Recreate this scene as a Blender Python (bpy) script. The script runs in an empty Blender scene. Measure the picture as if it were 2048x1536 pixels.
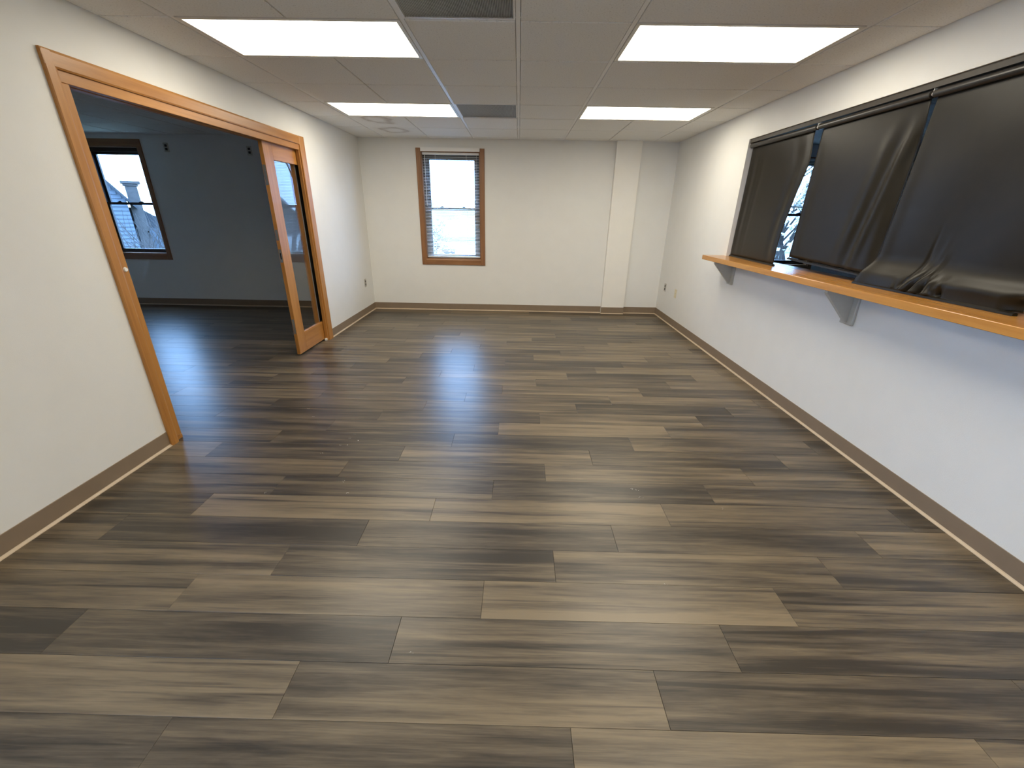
import bpy, bmesh, math, random
from mathutils import Vector, Matrix
random.seed(7)
C = bpy.context.scene.collection
scn = bpy.context.scene

# ---------------------------------------------------------------- camera
cam_d = bpy.data.cameras.new('camera'); cam = bpy.data.objects.new('camera', cam_d); C.objects.link(cam)
cam_d.sensor_width = 36.0; cam_d.lens = 835.4 * 36.0 / 2048.0; cam_d.clip_start = 0.02; cam_d.clip_end = 300
CR = Vector((0.99975017, 0.01555999, 0.01604605)); CU = Vector((-0.02075195, 0.37947845, 0.92496782)); CF = Vector((-0.00830336, 0.92506973, -0.37970654))
CO = Vector((0, 0, 1.4432))
M = Matrix((CR, CU, -CF)).transposed().to_4x4(); M.translation = CO
cam.matrix_world = M
scn.camera = cam

# ---------------------------------------------------------------- world, exposure
w = bpy.data.worlds.new('sky'); scn.world = w; w.use_nodes = True
bg = w.node_tree.nodes['Background']
bg.inputs['Color'].default_value = (0.29, 0.55, 1.0, 1); bg.inputs['Strength'].default_value = 17.0
scn.view_settings.view_transform = 'Standard'; scn.view_settings.look = 'None'
scn.view_settings.gamma = 1.0; scn.view_settings.use_curve_mapping = False
scn.view_settings.exposure = 0.0
LAMP = 12.3                      # radiance of the ceiling light lenses
LAMP_COL = (1.0, 0.915, 0.75)

# ---------------------------------------------------------------- room measures (metres)
XL, XR, YB, H = -2.242, 2.174, 6.555, 2.371
XL2, XR2 = -2.364, 2.304        # other faces of the two partitions
XFL, XFR, YF, YN = -6.9, 6.0, -1.8, 0.80   # YN: where the room beyond the doorway ends
S = 0.6096; GX = -0.0258; GY = 5.7837
col_x = lambda i: GX + S * i
row_y = lambda j: GY - S * (5 - j)

# ---------------------------------------------------------------- helpers
def new_obj(name, me, mat=None, parent=None):
    o = bpy.data.objects.new(name, me); C.objects.link(o)
    if mat is not None and me is not None and not me.materials: me.materials.append(mat)
    if parent is not None: o.parent = parent
    return o
def bm_box(bm, x0, x1, y0, y1, z0, z1):
    v = [bm.verts.new((x, y, z)) for x in (x0, x1) for y in (y0, y1) for z in (z0, z1)]
    for f in ((0,1,3,2),(4,6,7,5),(0,4,5,1),(2,3,7,6),(0,2,6,4),(1,5,7,3)):
        bm.faces.new([v[i] for i in f])
    return v
def finish(bm, name, mat, parent=None, bevel=0, seg=1, smooth=False):
    if bevel: bmesh.ops.bevel(bm, geom=list(bm.edges), offset=bevel, segments=seg, affect='EDGES', profile=0.5)
    bmesh.ops.recalc_face_normals(bm, faces=bm.faces)
    me = bpy.data.meshes.new(name); bm.to_mesh(me); bm.free()
    if smooth:
        for p in me.polygons: p.use_smooth = True
    return new_obj(name, me, mat, parent)
def boxes(name, lst, mat, parent=None, bevel=0, seg=1):
    bm = bmesh.new()
    for b in lst: bm_box(bm, *b)
    return finish(bm, name, mat, parent, bevel, seg)
def prism(name, pts, axis, c0, c1, mat, parent=None, bevel=0):
    """extrude a polygon (2-D points in the other two axes) along axis"""
    bm = bmesh.new()
    def P(p, c):
        return (c, p[0], p[1]) if axis == 'x' else (p[0], c, p[1]) if axis == 'y' else (p[0], p[1], c)
    a = [bm.verts.new(P(p, c0)) for p in pts]; b = [bm.verts.new(P(p, c1)) for p in pts]
    bm.faces.new(a); bm.faces.new(b[::-1]); n = len(pts)
    for i in range(n): bm.faces.new((a[i], b[i], b[(i+1) % n], a[(i+1) % n]))
    return finish(bm, name, mat, parent, bevel)
def tube_bm(bm, p0, p1, r0, r1=None, n=12, caps=True):
    p0 = Vector(p0); p1 = Vector(p1); r1 = r0 if r1 is None else r1
    d = (p1 - p0).normalized(); u = d.orthogonal().normalized(); v = d.cross(u)
    A = []; B = []
    for i in range(n):
        a = 2*math.pi*i/n; o = u*math.cos(a) + v*math.sin(a)
        A.append(bm.verts.new(p0 + o*r0)); B.append(bm.verts.new(p1 + o*r1))
    for i in range(n): bm.faces.new((A[i], A[(i+1)%n], B[(i+1)%n], B[i]))
    if caps: bm.faces.new(A[::-1]); bm.faces.new(B)
def tube(name, p0, p1, r, mat, parent=None, n=14, r1=None, bevel=0):
    bm = bmesh.new(); tube_bm(bm, p0, p1, r, r1, n)
    return finish(bm, name, mat, parent, bevel)
def thing(name, label, cat, loc=(0,0,0), group=None):
    o = bpy.data.objects.new(name, None); C.objects.link(o); o.empty_display_size = 0.1
    o.location = loc; return tag(o, label, cat, group)
def tag(o, label, cat, group=None):
    o['label'] = label; o['category'] = cat
    if group: o['group'] = group
    return o
def struct(o, label=None, cat=None):
    o['kind'] = 'structure'
    if label: o['label'] = label
    if cat: o['category'] = cat
    return o
def under(child, parent):
    """parent keeping world placement when the thing is an Empty away from the origin"""
    child.parent = parent; child.matrix_parent_inverse = Matrix.Translation(-parent.location)
    return child

# ---------------------------------------------------------------- materials
def mat_new(name):
    m = bpy.data.materials.new(name); m.use_nodes = True
    nt = m.node_tree; b = nt.nodes['Principled BSDF']
    return m, nt, b
def N(nt, kind, **kw):
    n = nt.nodes.new(kind)
    for k, v in kw.items():
        if k in n.inputs: n.inputs[k].default_value = v
        else: setattr(n, k, v)
    return n
def L(nt, a, b): nt.links.new(a, b)
def ramp(nt, src, stops):
    r = N(nt, 'ShaderNodeValToRGB'); e = r.color_ramp.elements
    while len(e) < len(stops): e.new(0.5)
    for i, (p, c) in enumerate(stops): e[i].position = p; e[i].color = (*c, 1)
    L(nt, src, r.inputs['Fac']); return r
def simple(name, col, rough=0.5, metal=0.0, spec=0.5, noise=0.0, nscale=30, bump=0.0, bscale=200, coat=0.0):
    m, nt, b = mat_new(name)
    b.inputs['Roughness'].default_value = rough; b.inputs['Metallic'].default_value = metal
    b.inputs['Specular IOR Level'].default_value = spec; b.inputs['Coat Weight'].default_value = coat
    tc = N(nt, 'ShaderNodeTexCoord')
    nz = N(nt, 'ShaderNodeTexNoise', Scale=nscale, Detail=4.0); L(nt, tc.outputs['Object'], nz.inputs['Vector'])
    k = noise
    r = ramp(nt, nz.outputs['Fac'], [(0.3, tuple(c*(1-k) for c in col)), (0.7, tuple(min(1, c*(1+k)) for c in col))])
    L(nt, r.outputs['Color'], b.inputs['Base Color'])
    if bump:
        n2 = N(nt, 'ShaderNodeTexNoise', Scale=bscale, Detail=3.0); L(nt, tc.outputs['Object'], n2.inputs['Vector'])
        bp = N(nt, 'ShaderNodeBump', Strength=bump, Distance=0.002); L(nt, n2.outputs['Fac'], bp.inputs['Height']); L(nt, bp.outputs['Normal'], b.inputs['Normal'])
    return m
def wood(name, axis, dark=(0.34,0.138,0.028), light=(0.50,0.23,0.055), rough=0.38):
    m, nt, b = mat_new(name)
    tc = N(nt, 'ShaderNodeTexCoord'); mp = N(nt, 'ShaderNodeMapping')
    sc = [22.0]*3; sc['xyz'.index(axis)] = 1.4; mp.inputs['Scale'].default_value = sc
    L(nt, tc.outputs['Object'], mp.inputs['Vector'])
    n1 = N(nt, 'ShaderNodeTexNoise', Scale=1.0, Detail=6.0, Roughness=0.62, Distortion=0.5); L(nt, mp.outputs['Vector'], n1.inputs['Vector'])
    r = ramp(nt, n1.outputs['Fac'], [(0.28, dark), (0.72, light)])
    L(nt, r.outputs['Color'], b.inputs['Base Color'])
    b.inputs['Roughness'].default_value = rough; b.inputs['Coat Weight'].default_value = 0.15; b.inputs['Coat Roughness'].default_value = 0.25
    bp = N(nt, 'ShaderNodeBump', Strength=0.06, Distance=0.001); L(nt, n1.outputs['Fac'], bp.inputs['Height']); L(nt, bp.outputs['Normal'], b.inputs['Normal'])
    return m
MT = {}
MT['wall'] = simple('wall_paint', (0.785,0.78,0.75), 0.55, noise=0.012, nscale=6, bump=0.25, bscale=260)
MT['pillar'] = simple('wall_paint_lit', (0.85,0.83,0.775), 0.5, noise=0.012, nscale=6, bump=0.2, bscale=260)  # wall paint made paler: the pillar's brighter light is put into its colour
MT['base'] = simple('vinyl_base', (0.235,0.172,0.115), 0.5, noise=0.05, nscale=9)
MT['toe'] = simple('vinyl_base_toe', (0.50,0.39,0.27), 0.4, noise=0.05)
for ax in 'xyz': MT['wood_'+ax] = wood('honey_maple_'+ax, ax)
MT['shelf_wood'] = wood('honey_shelf_wood', 'y', (0.42,0.18,0.036), (0.60,0.29,0.07), 0.22)
for ax in 'xyz': MT['trim_'+ax] = wood('stained_trim_'+ax, ax, (0.20,0.085,0.030), (0.33,0.15,0.055), 0.45)
MT['bronze'] = simple('dark_bronze_sash', (0.030,0.026,0.024), 0.4, noise=0.1)
MT['black_board'] = simple('black_mounting_board', (0.045,0.036,0.027), 0.55, noise=0.1)
MT['fabric'] = simple('black_shade_vinyl', (0.0125,0.0095,0.0048), 0.35, spec=0.24, noise=0.12, nscale=14, bump=0.12, bscale=900)
MT['tube'] = simple('black_roller_metal', (0.028,0.025,0.022), 0.30, noise=0.1)
MT['white_plastic'] = simple('white_plastic', (0.86,0.85,0.82), 0.4)
MT['ivory'] = simple('ivory_plate', (0.74,0.66,0.45), 0.4)
MT['steel'] = simple('brushed_steel', (0.55,0.52,0.47), 0.32, metal=0.9, noise=0.08, nscale=80)
MT['black_plastic'] = simple('black_plastic', (0.012,0.011,0.010), 0.4)
MT['slat'] = simple('white_slat', (0.78,0.79,0.80), 0.35, noise=0.02)
MT['tee'] = simple('white_grid_tee', (0.80,0.79,0.77), 0.4, noise=0.02)
MT['lightframe'] = simple('white_enamel', (0.70,0.68,0.63), 0.35)
MT['grille'] = simple('grey_grille_metal', (0.36,0.35,0.33), 0.33, metal=0.5, noise=0.05)
MT['dark'] = simple('duct_dark', (0.03,0.029,0.027), 0.7)
MT['bracket'] = simple('grey_painted_bracket', (0.50,0.48,0.42), 0.5, noise=0.03)
MT['plenum'] = simple('plenum', (0.25,0.24,0.22), 0.8)
MT['concrete'] = simple('subfloor', (0.05,0.045,0.04), 0.8)

def make_plank_mat():
    m, nt, b = mat_new('grey_brown_vinyl_plank')
    tc = N(nt, 'ShaderNodeTexCoord'); oi = N(nt, 'ShaderNodeObjectInfo')
    off = N(nt, 'ShaderNodeVectorMath', operation='SCALE'); cmb = N(nt, 'ShaderNodeCombineXYZ')
    sep = N(nt, 'ShaderNodeSeparateColor'); L(nt, oi.outputs['Color'], sep.inputs['Color'])
    L(nt, sep.outputs['Green'], cmb.inputs[0]); L(nt, sep.outputs['Blue'], cmb.inputs[1]); L(nt, sep.outputs['Green'], cmb.inputs[2])
    L(nt, cmb.outputs[0], off.inputs[0]); off.inputs['Scale'].default_value = 60.0
    add = N(nt, 'ShaderNodeVectorMath', operation='ADD'); L(nt, tc.outputs['Object'], add.inputs[0]); L(nt, off.outputs[0], add.inputs[1])
    def noise(sx, sy, detail, rough, dist):
        mp = N(nt, 'ShaderNodeMapping'); mp.inputs['Scale'].default_value = (sx, sy, 1)
        L(nt, add.outputs[0], mp.inputs['Vector'])
        n = N(nt, 'ShaderNodeTexNoise', Scale=1.0, Detail=detail, Roughness=rough, Distortion=dist)
        L(nt, mp.outputs['Vector'], n.inputs['Vector']); return n.outputs['Fac']
    def math_(op, a, b_):
        n = N(nt, 'ShaderNodeMath', operation=op)
        for i, v in enumerate((a, b_)):
            if isinstance(v, (int, float)): n.inputs[i].default_value = v
            else: L(nt, v, n.inputs[i])
        return n.outputs[0]
    broad = noise(0.9, 15.0, 3.0, 0.5, 0.5)          # wide streaks along the board
    mid = noise(2.2, 55.0, 4.0, 0.6, 0.6)
    fine = noise(9.0, 260.0, 3.0, 0.6, 0.2)
    cath = noise(3.2, 24.0, 5.0, 0.6, 2.2)           # cathedral figure
    streak = noise(0.75, 30.0, 2.0, 0.5, 0.8)        # long dark mineral streaks
    sk = N(nt, 'ShaderNodeMapRange', interpolation_type='SMOOTHSTEP'); sk.inputs['From Min'].default_value = 0.56; sk.inputs['From Max'].default_value = 0.72
    L(nt, streak, sk.inputs['Value'])
    base = math_('ADD', math_('MULTIPLY', math_('SUBTRACT', sep.outputs['Red'], 0.45), 0.80), 0.45)
    t = math_('ADD', base, math_('MULTIPLY', math_('SUBTRACT', broad, 0.5), 2.0))
    t = math_('ADD', t, math_('MULTIPLY', math_('SUBTRACT', mid, 0.5), 0.80))
    t = math_('ADD', t, math_('MULTIPLY', math_('SUBTRACT', fine, 0.5), 0.55))
    t = math_('ADD', t, math_('MULTIPLY', math_('SUBTRACT', cath, 0.5), 0.45))
    t = math_('SUBTRACT', t, math_('MULTIPLY', sk.outputs[0], 0.42))
    r = ramp(nt, t, [(0.0, (0.036,0.0295,0.0225)), (0.30, (0.075,0.059,0.0415)), (0.62, (0.134,0.103,0.067)), (1.0, (0.205,0.157,0.098))])
    L(nt, r.outputs['Color'], b.inputs['Base Color'])
    rr = N(nt, 'ShaderNodeMapRange'); rr.inputs['To Min'].default_value = 0.28; rr.inputs['To Max'].default_value = 0.40
    L(nt, mid, rr.inputs['Value']); L(nt, rr.outputs[0], b.inputs['Roughness'])
    b.inputs['Specular IOR Level'].default_value = 0.5
    bp = N(nt, 'ShaderNodeBump', Strength=0.12, Distance=0.0012)
    L(nt, math_('ADD', mid, fine), bp.inputs['Height']); L(nt, bp.outputs['Normal'], b.inputs['Normal'])
    return m
MT['plank'] = make_plank_mat()

def make_tile_mat(name, stain=False):
    m, nt, b = mat_new(name)
    tc = N(nt, 'ShaderNodeTexCoord'); oi = N(nt, 'ShaderNodeObjectInfo')
    add = N(nt, 'ShaderNodeVectorMath', operation='ADD'); L(nt, tc.outputs['Object'], add.inputs[0]); L(nt, oi.outputs['Location'], add.inputs[1])
    n = N(nt, 'ShaderNodeTexNoise', Scale=120.0, Detail=3.0, Roughness=0.6); L(nt, add.outputs[0], n.inputs['Vector'])
    r = ramp(nt, n.outputs['Fac'], [(0.28, (0.45,0.43,0.40)), (0.37, (0.80,0.79,0.76)), (0.75, (0.88,0.87,0.84))])
    out = r.outputs['Color']
    if stain:
        # dried water mark: two wavy brown rings
        n2 = N(nt, 'ShaderNodeTexNoise', Scale=3.2, Detail=4.0); L(nt, add.outputs[0], n2.inputs['Vector'])
        mp = N(nt, 'ShaderNodeMapping'); mp.inputs['Location'].default_value = (0.02, 0.12, 0); mp.inputs['Scale'].default_value = (1.0, 1.0, 0)
        L(nt, tc.outputs['Object'], mp.inputs['Vector'])
        ln = N(nt, 'ShaderNodeVectorMath', operation='LENGTH'); L(nt, mp.outputs[0], ln.inputs[0])
        ad = N(nt, 'ShaderNodeMath', operation='MULTIPLY_ADD'); L(nt, n2.outputs['Fac'], ad.inputs[0]); ad.inputs[1].default_value = 0.30; L(nt, ln.outputs['Value'], ad.inputs[2])
        rg = ramp(nt, ad.outputs[0], [(0.24, (0.0,0.0,0.0)), (0.31, (0.42,0.42,0.42)), (0.335, (0.06,0.06,0.06)), (0.40, (0.0,0.0,0.0))])
        mx = N(nt, 'ShaderNodeMix', data_type='RGBA'); L(nt, rg.outputs['Color'], mx.inputs[0]); L(nt, out, mx.inputs[6]); mx.inputs[7].default_value = (0.22,0.14,0.075,1)
        out = mx.outputs[2]
    L(nt, out, b.inputs['Base Color']); b.inputs['Roughness'].default_value = 0.85; b.inputs['Specular IOR Level'].default_value = 0.2
    bp = N(nt, 'ShaderNodeBump', Strength=0.35, Distance=0.002); L(nt, n.outputs['Fac'], bp.inputs['Height']); L(nt, bp.outputs['Normal'], b.inputs['Normal'])
    return m
MT['tile'] = make_tile_mat('acoustic_tile'); MT['tile_stain'] = make_tile_mat('stained_acoustic_tile', True)

def make_glass(name, tint=(1,1,1), haze=0.0):
    m = bpy.data.materials.new(name); m.use_nodes = True; nt = m.node_tree
    for n in list(nt.nodes): nt.nodes.remove(n)
    out = N(nt, 'ShaderNodeOutputMaterial'); tr = N(nt, 'ShaderNodeBsdfTransparent'); gl = N(nt, 'ShaderNodeBsdfGlossy'); gl.inputs['Roughness'].default_value = 0.0
    tr.inputs['Color'].default_value = (*tint, 1)
    g = N(nt, 'ShaderNodeNewGeometry'); d = N(nt, 'ShaderNodeVectorMath', operation='DOT_PRODUCT')
    L(nt, g.outputs['Incoming'], d.inputs[0]); L(nt, g.outputs['Normal'], d.inputs[1])
    a = N(nt, 'ShaderNodeMath', operation='ABSOLUTE'); L(nt, d.outputs['Value'], a.inputs[0])
    s = N(nt, 'ShaderNodeMath', operation='SUBTRACT'); s.inputs[0].default_value = 1.0; L(nt, a.outputs[0], s.inputs[1])
    p = N(nt, 'ShaderNodeMath', operation='POWER'); L(nt, s.outputs[0], p.inputs[0]); p.inputs[1].default_value = 5.0
    f = N(nt, 'ShaderNodeMath', operation='MULTIPLY_ADD'); L(nt, p.outputs[0], f.inputs[0]); f.inputs[1].default_value = 0.96; f.inputs[2].default_value = 0.04
    mx = N(nt, 'ShaderNodeMixShader'); L(nt, f.outputs[0], mx.inputs[0]); L(nt, tr.outputs[0], mx.inputs[1]); L(nt, gl.outputs[0], mx.inputs[2])
    L(nt, mx.outputs[0], out.inputs['Surface']); return m
MT['glass'] = make_glass('clear_glass')
def make_emit(name, col, k):
    m = bpy.data.materials.new(name); m.use_nodes = True; nt = m.node_tree; b = nt.nodes['Principled BSDF']
    b.inputs['Base Color'].default_value = (0.8,0.8,0.78,1); b.inputs['Emission Color'].default_value = (*col, 1); b.inputs['Emission Strength'].default_value = k
    return m
MT['lens_on'] = make_emit('lit_lens', LAMP_COL, LAMP)
MT['lens_off'] = simple('unlit_lens', (0.75,0.76,0.76), 0.18)

# ---------------------------------------------------------------- floor with planks
PW, PL, PY0, PX0 = 0.1795, 4*0.3035, 0.780, -0.115
floor = struct(boxes('floor', [(XFL-0.15, XL2-0.02, YN-0.15, YB+0.18, -0.12, -0.006), (XL2-0.02, XFR+0.15, YF-0.15, YB+0.18, -0.12, -0.006)], MT['concrete']))
TONES = {(-1,-7):.3,(-1,-3):.3,(-1,1):.8,(-1,5):.6,(0,-10):.6,(0,-6):.75,(0,-2):.7,(0,2):.27,(0,6):.3,(1,-9):.15,(1,-5):.3,(1,-1):.38,(1,3):.2,(1,7):.2,
 (2,-8):.6,(2,-4):.7,(2,0):.9,(2,4):.42,(3,-7):.62,(3,-3):.25,(3,1):.55,(3,5):.15,(4,-10):.4,(4,-6):.2,(4,-2):.42,(4,2):.4,(4,6):.65,
 (5,-9):.3,(5,-5):.85,(5,-1):.75,(5,3):.55,(5,7):.15,(6,-8):.3,(6,-4):.2,(6,0):.25,(6,4):.33,(7,-7):.55,(7,-3):.25,(7,1):.6,(7,5):.5,
 (8,-6):.2,(8,-2):.6,(8,2):.25,(8,6):.3,(9,-9):.45,(9,-5):.27,(9,-1):.2,(9,3):.5,(9,7):.2,(10,-8):.3,(10,-4):.27,(10,0):.9,(10,4):.3,
 (11,-7):.3,(11,-3):.3,(11,1):.62,(11,5):.15,(12,-6):.35,(12,-2):.55,(12,2):.1,(12,6):.3,(13,-5):.5,(13,-1):.3,(13,3):.6,(14,0):.7,(14,-4):.4,(14,4):.25,
 (15,1):.2,(15,-3):.55,(15,5):.6}
rp = random.Random(11)
mesh_cache = {}
def plank_mesh(lx, ly):
    k = (round(lx, 3), round(ly, 3))
    if k not in mesh_cache:
        g = 0.0005; c = 0.0006
        bm = bmesh.new(); v0 = bm_box(bm, g, lx-g, g, ly-g, -0.005, 0.0)
        top = [e for e in bm.edges if all(abs(v.co.z) < 1e-6 for v in e.verts)]
        bmesh.ops.bevel(bm, geom=top, offset=c, segments=1, affect='EDGES')
        bmesh.ops.recalc_face_normals(bm, faces=bm.faces)
        me = bpy.data.meshes.new('plank'); bm.to_mesh(me); bm.free(); me.materials.append(MT['plank'])
        mesh_cache[k] = me
    return mesh_cache[k]
rest = bmesh.new(); n_single = 0
k0 = math.floor((YF - PY0)/PW); k1 = math.ceil((YB - PY0)/PW)
for k in range(k0, k1):
    ya, yb = max(PY0 + k*PW, YF), min(PY0 + (k+1)*PW, YB)
    if yb - ya < 0.004: continue
    ph = (k + 2) % 4
    n = -24 + ph
    while PX0 + n*0.3035 < XR:
        xa, xb = PX0 + n*0.3035, PX0 + (n+4)*0.3035
        xa, xb = max(xa, XFL), min(xb, XR)
        tone = TONES.get((k, n), min(0.9, max(0.08, rp.choice((0.18,0.25,0.3,0.45,0.55,0.65,0.75)) + rp.uniform(-.06,.06))))
        seed = (rp.random(), rp.random())
        if xb < XL2 and yb < YN: n += 4; continue
        if xb - xa > 0.01:
            seen = yb > 0.42 if xb > XL else yb > 0.98*abs(xb) - 0.1
            if seen:
                o = new_obj('plank', plank_mesh(xb-xa, yb-ya), None, floor)
                o.location = (xa, ya, 0); o.color = (tone, seed[0], seed[1], 1); n_single += 1
            else: bm_box(rest, xa+.0005, xb-.0005, ya+.0005, yb-.0005, -0.005, 0)
        n += 4
ro = finish(rest, 'plank_remainder', MT['plank'], floor); ro['kind'] = 'stuff'; ro.color = (0.4, 0.3, 0.6, 1)
boxes('floor_sheet', [(XR2, XFR, YF, YB, -0.006, 0.0)], MT['concrete'], floor)

# ---------------------------------------------------------------- walls
WT = 0.18                                              # outer wall thickness
WIN = {4: (-1.55, -0.725), 5: (-0.50, 0.325), 1: (-1.385, -0.560), 2: (-6.165, -5.340), 3: (3.515, 4.340)}   # clear openings in the back wall; first two are added in the left wall
WZ0, WZ1 = 0.775, 2.215
def wall_with_holes(name, xa, xb, ya, yb, z1, holes):
    """wall along x with rectangular openings"""
    bs = []; x = xa
    for (h0, h1, z0, zt) in sorted(holes):
        bs.append((x, h0, ya, yb, 0, z1)); bs.append((h0, h1, ya, yb, 0, z0)); bs.append((h0, h1, ya, yb, zt, z1)); x = h1
    bs.append((x, xb, ya, yb, 0, z1))
    return struct(boxes(name, bs, MT['wall']))
ZT = H + 0.12
wall_with_holes('wall_back', XFL-0.15, XFR+0.15, YB, YB+WT, ZT, [(*WIN[n_], WZ0, WZ1) for n_ in (1, 2, 3)])
DY0, DY1, DZ = 2.397, 4.79, 2.04                       # doorway in the left wall
SL0, SL1 = -2.320, -2.275                              # pocket slot
wl = [(XL2, XL, YF, WIN[4][0], 0, ZT), (XL2, XL, WIN[4][1], WIN[5][0], 0, ZT), (XL2, XL, WIN[5][1], DY0, 0, ZT)]
for n_ in (4, 5): wl += [(XL2, XL, *WIN[n_], 0, WZ0), (XL2, XL, *WIN[n_], WZ1, ZT)]
struct(boxes('wall_left', wl + [ (XL2, XL, DY0, DY1, DZ, ZT),
      (SL1, XL, DY1, YB, 0, ZT), (XL2, SL0, DY1, YB, 0, ZT), (SL0, SL1, 5.62, YB, 0, ZT), (SL0, SL1, DY1, 5.62, DZ, ZT)], MT['wall']))
OY0, OY1, OZ0, OZ1 = 0.85, 4.585, 1.018, 2.122         # serving opening in the right wall
struct(boxes('wall_right', [(XR, XR2, YF, OY0, 0, ZT), (XR, XR2, OY1, YB, 0, ZT), (XR, XR2, OY0, OY1, 0, OZ0), (XR, XR2, OY0, OY1, OZ1, ZT)], MT['wall']))
struct(boxes('wall_front', [(XL2, XFR+0.15, YF-0.15, YF, 0, ZT)], MT['wall']))
struct(boxes('wall_next_room', [(XFL-0.15, XL2, YN-0.15, YN, 0, ZT)], MT['wall']))
struct(boxes('wall_outer_left', [(XFL-0.15, XFL, YN, YB, 0, ZT)], MT['wall']))
struct(boxes('wall_outer_right', [(XFR, XFR+0.15, YF, YB, 0, ZT)], MT['wall']))
PX_A, PX_B, PPR = 1.312, 1.655, 0.060
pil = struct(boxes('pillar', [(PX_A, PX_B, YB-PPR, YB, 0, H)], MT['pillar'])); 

# ---------------------------------------------------------------- vinyl base
BH = 0.102
def baseboard(name, p0, p1, inward, ext0=0.0, ext1=0.0):
    """cove base from p0 to p1 (xy), inward = unit normal into the room; children: the light toe bead"""
    p0 = Vector((*p0, 0)); p1 = Vector((*p1, 0)); nrm = Vector((*inward, 0)); d = (p1-p0).normalized()
    def sweep(nm, prof, mat, parent=None):
        bm = bmesh.new(); rings = []
        for P, e in ((p0, ext0), (p1, -ext1)):
            rings.append([bm.verts.new(P + d*(e*min(1, t/0.014)) + nrm*t + Vector((0,0,z))) for t, z in prof])
        n = len(prof)
        for i in range(n): bm.faces.new((rings[0][i], rings[1][i], rings[1][(i+1)%n], rings[0][(i+1)%n]))
        bm.faces.new(rings[0]); bm.faces.new(rings[1][::-1])
        return finish(bm, nm, mat, parent)
    b = struct(sweep(name, [(0.0,0.010),(0.0035,0.010),(0.0035,BH-0.001),(0.0025,BH),(0.0,BH)], MT['base']))
    sweep('cove_toe', [(0.0,0.0),(0.014,0.0),(0.0145,0.002),(0.0115,0.0055),(0.007,0.009),(0.0035,0.0135),(0.0,0.0135)], MT['toe'], b)
    return b
e = 0.014
baseboard('baseboard_left', (XL, YF), (XL, 2.338), (1,0))
baseboard('baseboard_left', (XL, 4.897), (XL, YB), (1,0), 0, e)
baseboard('baseboard_back', (XL, YB), (PX_A, YB), (0,-1), e, 0)
baseboard('baseboard_back', (PX_B, YB), (XR, YB), (0,-1), 0, e)
baseboard('baseboard_pillar', (PX_A-0.004, YB-PPR), (PX_B+0.004, YB-PPR), (0,-1))
baseboard('baseboard_right', (XR, YF), (XR, YB), (-1,0), 0, e)
baseboard('baseboard_next_room', (XFL, YB), (XL2, YB), (0,-1))
baseboard('baseboard_front', (XL, YF), (XR, YF), (0,1))

# ---------------------------------------------------------------- ceiling: slab, tees, tiles
ceil = struct(boxes('ceiling', [(XFL-0.15, XL2-0.02, YN-0.15, YB+WT, H+0.03, H+0.12), (XL2-0.02, XFR+0.15, YF-0.15, YB+WT, H+0.03, H+0.12)], MT['plenum']))
MAINC = (-3, -1, 0, 1, 3)
TW = 0.024
gap_of = {}
def tee(x0, x1, y0, y1): boxes('grid_tee', [(x0, x1, y0, y1, H, H+0.03)], MT['tee'], ceil)
for i in MAINC: tee(col_x(i)-TW/2, col_x(i)+TW/2, YF, YB)
rows = list(range(-7, 7))
for j in rows:
    y = row_y(j)
    if YF < y < YB: boxes('grid_tee', [(XL, XR, y-0.009, y+0.009, H+0.012, H+0.03)], MT['tee'], ceil)
for i in (-2, 2): boxes('grid_tee', [(col_x(i)-0.009, col_x(i)+0.009, YF, YB, H+0.006, H+0.03)], MT['tee'], ceil)
boxes('wall_angle', [(XL, XL+0.018, YF, YB, H+0.002, H+0.012), (XR-0.018, XR, YF, YB, H+0.002, H+0.012), (XL, XR, YB-0.018, YB, H+0.002, H+0.012)], MT['tee'], ceil)
light_cells = [(c_, j_) for c_ in ((-3,-1), (1,3)) for j_ in (-6, -3, 0, 3) if (c_[0], j_) != (-3, -3)]  # front rows are unseen panels, added to brighten the near half
grille_cells = [(-1, 3), (-1, -1)]
tile_cache = {}
def tile(x0, x1, y0, y1, mat='tile'):
    k = (round(x1-x0,3), round(y1-y0,3), mat)
    if k not in tile_cache:
        hx, hy = (x1-x0)/2, (y1-y0)/2
        bm = bmesh.new(); bm_box(bm, -hx, hx, -hy, hy, -0.0045, 0.022)
        bot = [ed for ed in bm.edges if all(v.co.z < -0.004 for v in ed.verts)]
        bmesh.ops.bevel(bm, geom=bot, offset=0.003, segments=1, affect='EDGES'); bmesh.ops.recalc_face_normals(bm, faces=bm.faces)
        me = bpy.data.meshes.new('ceiling_tile'); bm.to_mesh(me); bm.free(); me.materials.append(MT[mat]); tile_cache[k] = me
    o = new_obj('ceiling_tile', tile_cache[k], None, ceil); o.location = ((x0+x1)/2, (y0+y1)/2, H)
edges_x = [XL] + [col_x(i) for i in range(-3, 4)] + [XR]
def half(i):  # half joint width at column edge index
    return 0.004 if i in (0, 8) else (0.015 if (i-4) in MAINC else 0.005)
ys = [(YF, row_y(-6))] if row_y(-7) < YF else []
yrows = [(max(row_y(j), YF), min(row_y(j+1), YB), j) for j in rows if row_y(j+1) > YF and row_y(j) < YB]
for ya, yb, j in yrows:
    i = 0
    while i < 8:
        ca, cb = i - 4, i - 3                     # column numbers of the cell's edges
        if any(j == jj and c[0] <= ca and cb <= c[1] for c, jj in light_cells) or (ca, j) in grille_cells: i += 1; continue
        wide = (ca == 1 and j in (1, 2, -1, -2))  # long tiles in the right-hand bay
        ie = i + (2 if wide else 1)
        st = 'tile_stain' if (ca == -3 and j in (4, 5)) else 'tile'
        tile(edges_x[i]+half(i), edges_x[ie]-half(ie), ya+0.007 if ya > YF else ya, yb-0.007, st)
        i = ie
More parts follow.
